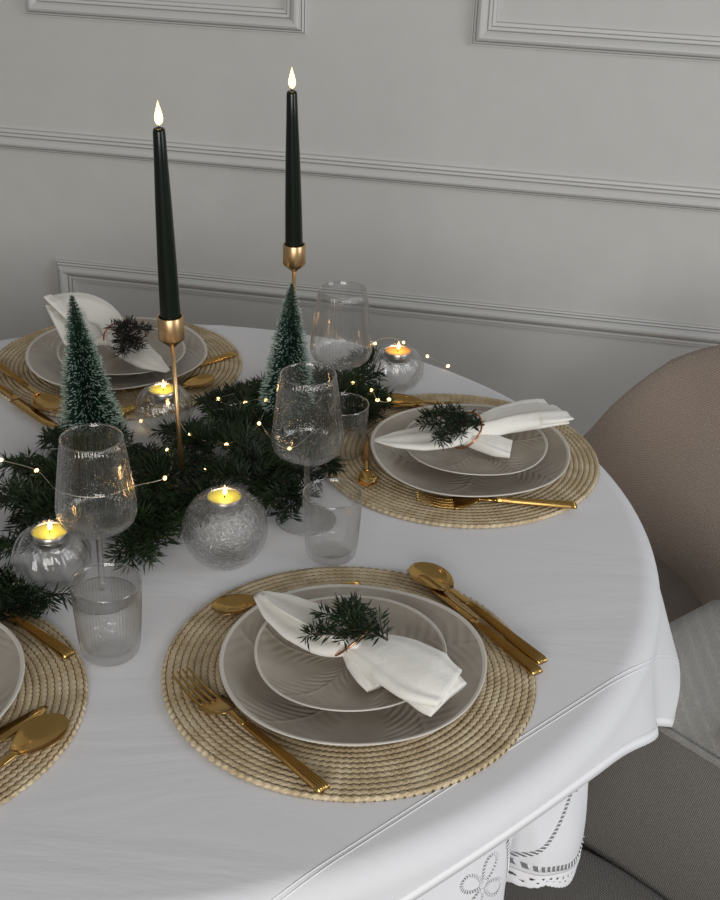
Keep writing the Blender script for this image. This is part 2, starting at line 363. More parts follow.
# lower cloth, round, with open-work and scalloped lace
R_L = TR - .009
def fold(th):
    d = math.degrees((th + PI) % (2 * PI) - PI)
    g = lambda c, w: math.exp(-((d - c) / w) ** 2)
    base = .012 * math.sin(math.radians(d) * 15 + .4)
    if -75 < d < 5:
        w = smooth01((d + 75) / 10) * (1 - smooth01((d + 8) / 12))
        loc = .012 * g(-53, 5) - .045 * g(-45.2, 1.3) + .016 * g(-39.5, 4) - .15 * smooth01((d + 35.6) / 4.2)
        return base * (1 - w) + loc * w
    return base
def drape2(rr, th):
    ro = .026; R = R_L
    if rr <= R - ro: r, z = rr, 0
    else:
        s = rr - (R - ro); arc = ro * PI / 2
        if s < arc: r = R - ro + ro * math.sin(s / ro); z = -ro + ro * math.cos(s / ro)
        else: k = s - arc; r = R + fold(th) * smooth01(k / .10) ; z = -ro - k
    return Vector((TC.x + r * math.cos(th), TC.y + r * math.sin(th), z - .0022))
lc = empty('lace_tablecloth', (0, 0, 0)); tag(lc, 'white under-tablecloth with open-work flowers and scalloped lace edge, hanging below the hemstitched cloth', 'tablecloth')
REND = R_L + .116
def th_list(n): return [2 * PI * i / n for i in range(n)]
ths = sorted(set([round(t, 5) for t in th_list(480)] + [round(math.radians(-80 + .25 * k), 5) for k in range(360)] ))
ths = [t % (2 * PI) for t in ths]; ths = sorted(set(ths))
RS2 = [.0, .3, .5, .6] + [R_L - .014 + .131 * i / 30 for i in range(31)]
RS2 = [r for r in RS2 if r < REND] + [REND]
def rend(th):
    d = math.degrees((th + PI) % (2 * PI) - PI); return REND + .024 * math.exp(-((d + 37) / 4.5) ** 2) + .035 * smooth01((-45.2 - d) / 3) * smooth01((d + 75) / 8)
cloth_build([[drape2(r if r < R_L - .01 else R_L - .01 + (r - R_L + .01) * (rend(th) - R_L + .01) / (REND - R_L + .01), th) for r in RS2] for th in ths], 'cloth', M['cloth2'], lc, .0007)
# scalloped lace edge with real holes
mb = MB(); nth = 3600; nr = 16; LW = .020
P = []; 
for i in range(nth):
    th = 2 * PI * i / nth
    sc = abs(math.sin(th * 68 / 2 * 1.0)); wdt = LW * (.58 + .42 * sc) + .0015 * abs(math.sin(th * 400))
    P.append([drape2(rend(th) - .0005 + wdt * j / nr, th) for j in range(nr + 1)])
fs = []
for i in range(nth):
    for j in range(nr):
        arc = (2 * PI * (i + .5) / nth) * .78; v = (j + .5) / nr * LW
        hole = False
        for (per, ph, vc, rad) in ((.0105, 0, .0070, .0019), (.0105, .0052, .0122, .0013)):
            a = (arc + ph) % per - per / 2
            if a * a + (v - vc) ** 2 < rad ** 2: hole = True
        if not hole:
            i2 = (i + 1) % nth; fs.append((i * (nr + 1) + j, i * (nr + 1) + j + 1, i2 * (nr + 1) + j + 1, i2 * (nr + 1) + j))
mb.add([p for r in P for p in r], fs); o = mb.build('lace_edge', M['hemw'], lc); sd = o.modifiers.new('s', 'SOLIDIFY'); sd.thickness = .0008
# open-work: slanted bars and dark patches painting the shade in the gaps, along lines given as (degrees, distance below the table edge)
def sp(deg, s, lift=.0009):
    th = math.radians(deg); rr = R_L + s
    p = drape2(rr, th); a = drape2(rr + .002, th) - drape2(rr - .002, th); b = drape2(rr, th + .003) - drape2(rr, th - .003)
    return p + a.cross(b).normalized() * lift
def rope(md, mw, pts, w=.0022, step=.0042):
    """pts (deg, s)"""
    K = R_L * PI / 180; Q = [(a * K, b) for a, b in pts]; seg = []
    for (a, b) in zip(Q[:-1], Q[1:]):
        n = max(1, int(math.hypot(b[0] - a[0], b[1] - a[1]) / step))
        for i in range(n): seg.append(((a[0] + (b[0] - a[0]) * i / n, a[1] + (b[1] - a[1]) * i / n), (a[0] + (b[0] - a[0]) * (i + 1) / n, a[1] + (b[1] - a[1]) * (i + 1) / n)))
    for a, b in seg:
        dx, dy = b[0] - a[0], b[1] - a[1]; l = math.hypot(dx, dy) + 1e-9; nx, ny = -dy / l * w, dx / l * w
        q = lambda x, y, li: sp(x / K, y, li)
        md.add([q(a[0] - nx, a[1] - ny, .0006), q(a[0] - nx + dx * .55, a[1] - ny + dy * .55, .0006), q(b[0] + nx, b[1] + ny, .0006), q(a[0] + nx + dx * .45, a[1] + ny + dy * .45, .0006)], [(0, 1, 2, 3)])
        mw.tube([q(a[0] - nx + dx * .6, a[1] - ny + dy * .6, .0009), q(b[0] + nx + dx * .1, b[1] + ny + dy * .1, .0009)], .0006, 5)
md, mw = MB(), MB()
rope(md, mw, [(-38.8, .040), (-44.4, .100)])
rope(md, mw, [(-38.8, .040), (-37.9, .047), (-37, .042), (-36, .045)], .002)
rope(md, mw, [(-66 + .5 * k, rend(math.radians(-66 + .5 * k)) - R_L - .008 - .004 * abs(math.sin(math.radians((-66 + .5 * k) * 9)))) for k in range(62)], .0032, .006)
rope(md, mw, [(-47.8, .040), (-46.4, .130)], .002)
rope(md, mw, [(-56.6, .060), (-54.8, .09), (-55.6, .11)], .003, .005)
rope(md, mw, [(-60.5, .075), (-57.6, .098)], .003, .005)
FC = (-50.8, .072)
for ang in (38, 128, 215, 300):
    a = math.radians(ang); K = R_L * PI / 180; pet = []
    for k in range(25):
        t = k / 24 * 2 * PI; lx = .0175 - .0135 * math.cos(t); ly = .0078 * math.sin(t) * (1 - .25 * math.cos(t))
        x = lx * math.cos(a) - ly * math.sin(a); y = lx * math.sin(a) + ly * math.cos(a); pet.append((FC[0] + x / K, FC[1] + y))
    rope(md, mw, pet, .0014, .0036)
md.build('openwork_dark', M['gap_dark'], lc); mw.build('openwork_bars', M['hemw'], lc)

# ---------------------------------------------------------------- chairs
def chair_local(name, c, ang):
    return empty(name, (TC.x, TC.y, -.75), (0, 0, ang))
def shell(stations, parent, m, name='backrest'):
    """stations: list of (centre point on the path, outward direction, [(offset, z)...])"""
    rings = []
    for p, o, sec in stations: rings.append([(p[0] + o[0] * a, p[1] + o[1] * a, z + .75) for a, z in sec])
    return MB().loft(rings).build(name, m, parent, fix=True)
def leg(parent, x, y, h=.22):
    MB().lathe([(0, 0), (.012, 0), (.018, h), (0, h)], 20).build('leg', M['darkwood'], parent).location = (x, y, 0)
def seat(parent, m, d0, d1, w, ztop, name='seat'):
    rings = []
    for (zz, k) in ((.20, .90), (.205, .97), (.30, 1), (ztop + .75 - .03, 1), (ztop + .75 - .008, .975), (ztop + .75, .93), (ztop + .75 + .004, .5), (ztop + .75 + .006, .02)):
        cx = (d0 + d1) / 2; ring = []
        for i in range(64):
            a = 2 * PI * i / 64; ca, sa = math.cos(a), math.sin(a); p = 4
            ring.append((cx + (d1 - d0) / 2 * k * math.copysign(abs(ca) ** (2 / p), ca), w * k * math.copysign(abs(sa) ** (2 / p), sa), zz))
        rings.append(ring)
    return MB().loft(rings).build(name, m, parent, fix=True)
# brown scoop chair, behind to the right
ch = chair_local('upholstered_chair', None, math.radians(25)); tag(ch, 'brown ribbed fabric chair with rounded back, by the wall at the right', 'chair')
st = []
for k in range(33):
    psi = math.radians(-78 + 156 * k / 32); o = (math.cos(psi), math.sin(psi)); ap = abs(math.degrees(psi))
    zt = interp(ap, [0, 8, 17, 24, 30, 37, 42, 46, 52, 60, 78], [.092, .078, .046, .016, -.024, -.075, -.125, -.17, -.215, -.25, -.27])
    c0 = (.585, 0); Rb = .266; H = zt + .28
    sec = [(Rb - .02, -.42), (Rb, -.30), (Rb + .012, -.28 + H * .3), (Rb + .035, -.28 + H * .65), (Rb + .055, zt - .035), (Rb + .068, zt - .010), (Rb + .085, zt), (Rb + .105, zt - .008), (Rb + .118, zt - .03), (Rb + .115, zt - .4 * H), (Rb + .09, -.32), (Rb + .06, -.48), (Rb + .02, -.52)]
    # height falls away towards the front, thickness too
    st.append(((c0[0], c0[1]), o, sec))
shell(st, ch, M['brownfab'])
seat(ch, M['brownseat'], .38, .90, .265, -.282)
for x, y in ((.44, -.2), (.44, .2), (.80, -.18), (.80, .18)): leg(ch, x, y)
# grey barrel chair for the front place setting
ch = chair_local('barrel_chair', None, PHI); tag(ch, 'grey woven barrel chair with fat rounded arm, at the lower right', 'chair')
st = []; path = []
for k in range(9): path.append(((.475 + (.74 - .475) * k / 8, 0), (0, 1), 1.0 - 0.0 * k))
SECG = [(-.010, -.42), (0, -.30), (.012, -.27), (.045, -.215), (.074, -.170), (.085, -.155), (.105, -.138), (.14, -.124), (.19, -.115), (.25, -.110), (.32, -.115), (.37, -.15), (.39, -.23), (.37, -.40), (.30, -.55), (.10, -.55)]
def stn(p, o, e0, k):
    zc = -.25
    return (p, o, [(e0 + (.16 + (a - .16) * k), zc + (z - zc) * (.35 + .65 * k)) for a, z in SECG])
st.append(stn((.452, 0), (0, 1), .262, .45)); st.append(stn((.458, 0), (0, 1), .262, .75)); st.append(stn((.472, 0), (0, 1), .262, .92)); st.append(stn((.492, 0), (0, 1), .262, 1.0))
for k in range(1, 7): st.append(stn((.492 + .04 * k, 0), (0, 1), .262, 1.0))
for k in range(1, 24):
    a = PI / 2 - PI * k / 24; st.append(stn((.735, 0), (math.cos(a), math.sin(a)), .262, 1.0))
right = st[:10]
for (p, o, sec) in reversed(right): st.append((p, (0, -1), sec))
shell(st, ch, M['greyfab'], 'arm_and_back')
# inside lining: woven panel below the piped seam, its shade put into a darker grey
def lining():
    rings = []
    for (p, o, sec) in st[3:-3]:
        rings.append([(p[0] + o[0] * (a - .004), p[1] + o[1] * (a - .004), z + .75 + .001) for a, z in sec[1:6]])
    r2 = [[(x[0] * 1, x[1], x[2]) for x in r] for r in rings]
    MB().grid(r2).build('inner_panel', M['grey_shade'], ch)
    MB().tube([r[-1] for r in r2], .0045, 8).build('piping', M['greyfab'], ch)
lining()
seat(ch, M['grey_shade'], .44, 1.0, .263, -.285)
def braid_trim():
    mb = MB()
    for ph in (0, 2.1, 4.2):
        pts = []
        for k in range(240):
            t = k / 239; d = .625 + .11 * t; a = t * 22 + ph
            off = .122 + .016 * math.sin(a); zz = interp(off, [b[0] for b in SECG[4:11]], [b[1] for b in SECG[4:11]]) + .003 + .003 * math.sin(2 * a)
            pts.append((d, .262 + off, zz + .75))
        mb.tube(pts, .0045, 6)
    mb.build('cable_trim', M['greyfab'], ch)
braid_trim()
for x, y in ((.52, -.3), (.52, .3), (.95, -.25), (.95, .25)): leg(ch, x, y)

# ---------------------------------------------------------------- placemats
MT = .0055
def placemat_mesh():
    n = 1200; pitch = .0070; sub = 5
    nr = 27 * sub
    rr = np.array([.001 + .189 * i / nr for i in range(nr + 1)])
    th = np.linspace(0, 2 * PI, n, endpoint=False)
    Rg, Tg = np.meshgrid(rr, th, indexing='ij')
    fr = (Rg / pitch + Tg / (2 * PI)) % 1.0
    wob = .07 * np.sin(Tg * 130)
    c = np.abs(np.clip(fr + wob, 0, 1) - .5) * 2
    z = .0026 + .0022 * np.sqrt(np.clip(1 - c ** 2.4, 0, 1)) + .0004 * np.sin(Tg * 130 + np.sign(fr - .5) * 1.6) * (1 - c)
    z[-1] = .001; edge = 1 + .0035 * np.sin(Tg[-1] * 130); Rg[-1] *= edge; Rg[-2] *= edge
    X = Rg * np.cos(Tg); Y = Rg * np.sin(Tg)
    top = np.stack([X, Y, z], -1).reshape(-1, 3)
    bot = np.stack([X[-1] * .995, Y[-1] * .995, np.zeros(n) + .0002], -1)
    V = np.concatenate([top, bot, [[0, 0, .0002], [0, 0, .004]]]); a = nr + 1
    i, j = np.meshgrid(np.arange(a), np.arange(n), indexing='ij'); j2 = (j + 1) % n
    q = np.stack([i * n + j, (i + 1) * n + j, (i + 1) * n + j2, i * n + j2], -1).reshape(-1, 4)
    faces = q.tolist(); cb = len(V) - 2
    faces += [[a * n + (k + 1) % n, a * n + k, cb] for k in range(n)]
    faces += [[k, (k + 1) % n, cb + 1] for k in range(n)]
    me = bpy.data.meshes.new('placemat'); me.from_pydata(V.tolist(), [], faces); me.polygons.foreach_set('use_smooth', [True] * len(me.polygons)); me.update()
    me.materials.append(M['mat']); return me
pm = placemat_mesh()
CF, CB, CL, CW = Vector((-.0023, 1.0516, 0)), Vector((.1320, 1.5304, 0)), Vector((-.3755, 1.7832, 0)), Vector((-.4462, .9664, 0))
for c, lab, rz in ((CF, 'round braided straw placemat of the front place setting, under two stacked plates', .3), (CB, 'round braided straw placemat at the right rear near the brown chair', 1.3), (CL, 'round braided straw placemat at the back left against the wall', 2.2), (CW, 'round braided straw placemat cut off by the left edge of the photo', 4.0)):
    o = link('placemat', pm); o.location = c + Vector((0, 0, .0008)); o.rotation_euler = (0, 0, rz); tag(o, lab, 'placemat', 'braided placemats')

# ---------------------------------------------------------------- plates
def plate(name, R, H, seed, loc, rz, label, group):
    foot = R * .55
    prof = [(0, .0008), (foot * .9, .0008), (foot, 0), (foot + .004, .0012), (R * .80, H * .42), (R * .93, H * .72), (R * .985, H * .93), (R, H * .985), (R * .997, H + .0006), (R * .985, H + .0006), (R * .965, H * .965), (R * .90, H * .78), (R * .78, H * .50), (R * .62, .0050), (R * .4, .0042), (0, .0040)]
    def dev(th): return .012 * math.sin(2 * th + seed) + .007 * math.sin(3 * th + 2.1 * seed) + .004 * math.sin(5 * th + seed)
    e = empty(name, loc, (0, 0, rz)); tag(e, label, 'plate', group)
    def rows(pr):
        out = []
        for r, z in pr:
            out.append([(max(r, 1e-5) * (1 + dev(2 * PI * k / 120) * (r / R) ** 2) * math.cos(2 * PI * k / 120), max(r, 1e-5) * (1 + dev(2 * PI * k / 120) * (r / R) ** 2) * math.sin(2 * PI * k / 120),
                         z + (z / H) * H * .10 * math.sin(3 * 2 * PI * k / 120 + seed * 1.7)) for k in range(120)])
        return out
    MB().grid(rows(prof[:7] ) , close_v=True).grid(rows(prof[10:]), close_v=True).build('body', M['plate'], e)
    MB().grid(rows(prof[6:11]), close_v=True).build('rim', M['rim'], e)
    return e
zm = .0062
pf = at(353, 660, .022); plate('dinner_plate', .1345, .019, 1.0, (pf.x, pf.y, zm), .4, 'large greige dinner plate, the lower of the two plates in the front place setting', 'greige dinner plates')
pf2 = at(350, 649, .034); plate('salad_plate', .0975, .015, 2.4, (pf2.x, pf2.y, zm + .0125), 1.5, 'small greige salad plate embossed with leaves, the upper plate of the front place setting', 'greige salad plates')
pb = at(470, 449, .022); plate('dinner_plate', .1345, .019, 3.1, (pb.x, pb.y, zm), 2.0, 'large greige dinner plate, the lower plate at the right rear setting by the brown chair', 'greige dinner plates')
pb2 = at(475, 441, .034); plate('salad_plate', .0960, .015, .7, (pb2.x, pb2.y, zm + .0125), .2, 'small greige salad plate, the upper plate at the right rear setting by the brown chair', 'greige salad plates')
pl = at(117, 353, .022); plate('dinner_plate', .1375, .019, 4.4, (pl.x, pl.y, zm), 3.0, 'large greige dinner plate, the lower plate of the back left setting behind the brush tree', 'greige dinner plates')
pl2 = at(121, 349, .034); plate('salad_plate', .0960, .015, 5.0, (pl2.x, pl2.y, zm + .0125), .9, 'small greige salad plate, the upper plate of the back left setting behind the brush tree', 'greige salad plates')
plate('dinner_plate', .1345, .019, 2.0, (CW.x - .006, CW.y + .008, zm), 1.0, 'large greige plate cut off by the left edge of the photo', 'greige dinner plates')

# ---------------------------------------------------------------- cutlery (lies along +x, tip at x = 0)
def sec_ring(x, w, h, z, n=16, flute=0):
    """flat rounded section; flutes cut into the top"""
    top = []
    m_ = n
    pts = []
    for k in range(m_ + 1):
        u = -1 + 2 * k / m_; pts.append((x, u * w, z + h * (1 - abs(u) ** 6 * .5) + flute * math.cos(u * PI * 5.0)))
    for k in range(m_ + 1):
        u = 1 - 2 * k / m_; pts.append((x, u * w, z - h * (1 - abs(u) ** 6 * .5)))
    return pts
def handle(x0, x1, parent, w0=.0036, w1=.0072, z0=.006, z1=.0032):
    rings = []
    for i in range(25):
        t = i / 24; x = x0 + (x1 - x0) * t; w = w0 + (w1 - w0) * t; h = .0020 + .0006 * t
        if i == 0: w *= .7; h *= .6
        if i == 24: w *= .9; h *= .7
        rings.append(sec_ring(x, w, h, z0 + (z1 - z0) * t + 0.0, 40,   .0009 if 0 < i < 24 else 0))
    return MB().loft(rings).build('handle', M['gold'], parent)
def neck(mb, x0, x1, w0, w1, z0, z1):
    rings = []
    for i in range(9):
        t = i / 8; w = w0 + (w1 - w0) * t
        w = w if t not in (0, 1) else w
        bead = .0007 if i == 6 else 0
        rings.append(sec_ring(x0 + (x1 - x0) * t, w + bead, .0013 + bead + .0006 * t, z0 + (z1 - z0) * smooth01(t), 10))
    mb.loft(rings)
def spoon(loc, ang, L_=.213, s=1.0, label='', group=''):
    e = empty('spoon', loc, (0, 0, ang)); tag(e, label, 'spoon', group)
    BL, BW = .066 * s, .0215 * s
    def sheet(dz):
        rows = []
        for i in range(25):
            t = i / 24; x = BL * t
            w = BW * (math.sin(PI * min(1, max(.0, t ** .82))) ** .62 if 0 < t < 1 else 0.02)
            if t > .9: w = max(w, .004 * s)
            row = []
            for k in range(17):
                u = -1 + 2 * k / 16; dep = .0085 * s * (1 - u * u) * math.sin(PI * t) ** .7 if 0 < t < 1 else 0
                row.append((x, u * max(w, .0008), .0095 * s - dep + .003 * s * (1 - t) * 0 + dz * (1 - .4 * abs(u))))
            rows.append(row)
        return rows
    a, b = sheet(.0006), sheet(-.0006); mb = MB()
    for i in range(25): pass
    mb.loft([a[i] + list(reversed(b[i])) for i in range(25)])
    neck(mb, BL - .004 * s, BL + .030 * s, .0042 * s, .0030, .0098 * s, .0085)
    mb.build('bowl', M['gold'], e); handle(BL + .028 * s, L_, e, z0=.0085); return e
def fork(loc, ang, label, group='gold forks', L_=.213, low=1.0):
    e = empty('fork', loc, (0, 0, ang)); tag(e, label, 'fork', group); mb = MB()
    def zc(x):  # side profile of the head
        return (.0125 - .0105 * math.sin(PI * min(1, x / .080) * .92)) * low + .0005
    for k in range(4):
        y0 = (k - 1.5) * .0068; rings = []
        for i in range(13):
            t = i / 12; x = .052 * t; y = y0 * (.90 + .12 * t); w = .0006 + .0013 * min(1, t * 1.6); rings.append([(x, y + a * w, zc(x) + b * .0009) for a, b in ((-1, -1), (-1, .6), (0, 1), (1, .6), (1, -1))])
        mb.loft(rings)
    rings = []
    for i in range(15):
        t = i / 14; x = .048 + .032 * t; w = .0119 * (1 - t ** 2.2) ** .6 + .0032 if t < 1 else .0032
        rings.append([(x, -w, zc(x) - .0004), (x, -w * .5, zc(x) - .0009), (x, 0, zc(x) - .0011), (x, w * .5, zc(x) - .0009), (x, w, zc(x) - .0004), (x, w, zc(x) + .0010), (x, w * .5, zc(x) + .0007), (x, 0, zc(x) + .0005), (x, -w * .5, zc(x) + .0007), (x, -w, zc(x) + .0010)])
    mb.loft(rings); neck(mb, .078, .102, .0033, .0030, zc(.079), .0085 * low)
    mb.build('head', M['gold'], e, fix=True); handle(.100, L_, e, z0=.0085 * low, z1=.0032 * low ** .3); return e
def knife(loc, ang, label, group='gold knives', L_=.225):
    e = empty('knife', loc, (0, 0, ang)); tag(e, label, 'knife', group); rings = []
    for i in range(21):
        t = i / 20; x = .118 * t; top = .0105 * min(1, (t * 5) ** .5) if t < .2 else .0105
        rings.append([(x, -.004 + .0, .0030), (x, -.004 + top * 1.45, .0024), (x, -.004 + top * 1.45, .0032), (x, -.004, .0050)] if i else [(x, -.002, .003), (x, .001, .0028), (x, .001, .0032), (x, -.002, .0036)])
    mb = MB().loft(rings); neck(mb, .116, .128, .0040, .0034, .0036, .0045)
    mb.build('blade', M['gold'], e, fix=True); handle(.126, L_, e, z0=.0045); return e
def lay(fn, p, q, **k):
    """tip at p, handle towards q"""
    a = math.atan2(q.y - p.y, q.x - p.x); return fn((p.x, p.y, zm), a, **k)
G1, G2, G3, G4 = 'gold forks', 'gold table spoons', 'gold knives', 'gold dessert spoons'
lay(fork, at(180, 676, .012), at(322, 787, .010), label='gold fork lying on the front placemat, tines to the left')
lay(spoon, at(414, 566, .012), at(541, 660, .010), label='gold spoon with a big bowl, right of the front plates, leaning over the mat edge', group=G2)
lay(knife, Vector((.188, 1.051, 0)) + Vector((-.578, .816, 0)).normalized() * .222, Vector((.190, 1.048, 0)), label='gold knife beside the spoon in the front place setting, blade tucked along the plate')
lay(spoon, at(211, 610, .012), at(384, 582, .008), label='small gold dessert spoon above the plate of the front setting, bowl to the left', group=G4, L_=.172, s=.85)
lay(fork, at(415, 500, .012), at(570, 505, .010), label='gold fork on the right rear placemat near the brown chair', L_=.203)
lay(spoon, at(368, 488, .010), at(364, 440, .012), label='small gold dessert spoon at the left side of the right rear placemat', group=G4, L_=.150, s=.66)
lay(spoon, at(377, 401, .012), at(440, 405, .012), label='gold spoon behind the right rear plates, bowl next to the fir garland', group=G2)
lay(knife, at(390, 405, .008) , at(450, 410, .008), label='gold knife behind the plates of the right rear setting')
lay(fork, Vector((-.206, 1.822, 0)) + Vector((-.70, -.71, 0)) * .205, Vector((-.206, 1.822, 0)), label='gold fork at the back left setting, only its handle showing beside the plate', low=.3)
lay(spoon, at(213, 377, .012), at(130, 408, .012), label='small gold dessert spoon at the back left, bowl right of the tealight ball', group=G4, L_=.175, s=.85)
def end_at(fn, tip, end, L_, **k):
    p = Vector(tip); q_ = Vector(end); p = q_ + (p - q_).normalized() * L_; return lay(fn, p, q_, L_=L_, **k)
end_at(spoon, at(46, 404, .01), at(-6, 362, .01), .213, label='gold spoon at the left side of the back left placemat', group=G2)
end_at(knife, at(27, 406, .01), at(-20, 374, .01), .225, label='gold knife at the left rim of the back left placemat')
lay(spoon, at(64, 718, .012), at(-10, 776, .012), label='gold spoon at the left edge of the photo, big shiny bowl on the mat', group=G2)
lay(knife, at(48, 708, .008), at(-30, 750, .008), label='gold knife between plate and spoon at the left edge of the photo')
end_at(spoon, at(-20, 600, .01), at(70, 655, .01), .175, label='small gold spoon whose ribbed handle shows under the fir garland at the left edge', group=G4, s=.85)

# ---------------------------------------------------------------- glassware
def goblet(loc, label, rot=0):
    e = empty('wine_glass', loc, (0, 0, rot)); tag(e, label, 'glass', 'ribbed wine glasses')
    nf = 56
    def fl(r, z, a): return .00075 * math.cos(nf * a) * smooth01((z - .088) / .015) * smooth01((.207 - z) / .006) if z > .088 else 0
    ZS = lambda z: .083 + (z - .078) * (.196 - .083) / (.208 - .078)
    outer = [(.0045, .078), (.010, .0795), (.022, .083), (.034, .0895), (.0405, .097), (.0435, .106), (.0440, .114), (.0428, .130), (.0405, .150), (.0378, .172), (.0352, .195), (.0340, .208)]
    inner = [(r - .0014, z + .0002) for r, z in reversed(outer[4:])]
    inner[0] = (.0330, .208)
    inner += [(.0325, .0925), (.021, .0870), (.010, .0840), (0, .0832)]
    mb = MB(); n = nf * 6
    prof = [(r, z, True) for r, z in outer] + [(.0335, .2086, False)] + [(r, z, False) for r, z in inner]
    mb.grid([[((max(r, 1e-5) + (fl(r, z, 2 * PI * k / n) if o else 0)) * math.cos(2 * PI * k / n), (max(r, 1e-5) + (fl(r, z, 2 * PI * k / n) if o else 0)) * math.sin(2 * PI * k / n), ZS(z)) for k in range(n)] for r, z, o in [(0, .0775, False)] + [(a * .96, b, c_) for a, b, c_ in prof]], close_v=True)
    mb.build('bowl', M['glass'], e)
    MB().lathe([(0, .0822), (.0042, .0822), (.0036, .074), (.0032, .050), (.0034, .020), (.0045, .010), (0, .0098)], 48).build('stem', M['stemg'], e, fix=True)
    MB().lathe([(0, .0096), (.0044, .0096), (.0054, .0078), (.012, .0042), (.030, .0026), (.0365, .0018), (.0370, .0008), (.0360, 0), (0, 0)], 64).build('foot', M['solid'], e, fix=True)
    circ = lambda rr, zz: [(rr * math.cos(2 * PI * k / 96), rr * math.sin(2 * PI * k / 96), zz) for k in range(96)]
    MB().ring_tube(circ(.0334 * .96, .1962), .0008, 8).build('rim', M['lip'], e); MB().ring_tube(circ(.0366, .0011), .0007, 8).build('foot_rim', M['lip'], e)
    return e
def tumbler(loc, label, rot=0, s=1):
    nf = 60; n = nf * 6
    outer = [(0, .0003), (.020, 0), (.0260, .0012), (.0288, .0050), (.0296, .010), (.0312, .030), (.0328, .055), (.0343, .080), (.0345, .0835)]
    inner = [(.0333, .0835), (.0328, .078), (.0312, .055), (.0296, .030), (.0282, .015), (.0250, .0105), (.015, .0092), (0, .0088)]
    def fl(z, a): return .00075 * math.cos(nf * a) * smooth01((z - .006) / .01) * smooth01((.080 - z) / .005)
    mb = MB().grid([[((max(r, 1e-5) * s + (fl(z, 2 * PI * k / n) if o else 0)) * math.cos(2 * PI * k / n), (max(r, 1e-5) * s + (fl(z, 2 * PI * k / n) if o else 0)) * math.sin(2 * PI * k / n), z * s) for k in range(n)] for r, z, o in [(a, b, True) for a, b in outer] + [(.0339, .0840, False)] + [(a, b, False) for a, b in inner]], close_v=True)
    o = mb.build('tumbler', M['glass']); MB().ring_tube([(.0339 * s * math.cos(2 * PI * k / 96), .0339 * s * math.sin(2 * PI * k / 96), .0837 * s) for k in range(96)], .0007, 8).build('rim', M['lip'], o)
    o.location = loc; o.rotation_euler = (0, 0, rot); tag(o, label, 'glass', 'ribbed water tumblers'); return o
z0 = .0012
P_LT, P_RT, P_BT = at(111, 653), at(331, 556), at(341, 461)
P_CG, P_BG, P_LG = at(306, 521), at(339, 421), at(103, 597)
goblet((P_LG.x, P_LG.y, z0), 'ribbed wine glass at the left, in front of the fir garland and behind a tumbler')
goblet((P_CG.x, P_CG.y, z0), 'ribbed wine glass in the middle of the table, right of the crackle glass tealight ball', .4)
goblet((P_BG.x, P_BG.y, z0), 'ribbed wine glass farthest back, beside the small tree and the tealight by the wall', .9)
tumbler((P_LT.x, P_LT.y, z0), 'clear ribbed water tumbler at the left, between the garland and the front place setting', s=1.03)
tumbler((P_RT.x, P_RT.y, z0), 'clear ribbed water tumbler behind the front place setting, right of the crackle glass ball', .3)
tumbler((P_BT.x, P_BT.y, z0), 'clear ribbed water tumbler behind the middle wine glass, half on the rear mat', .7)

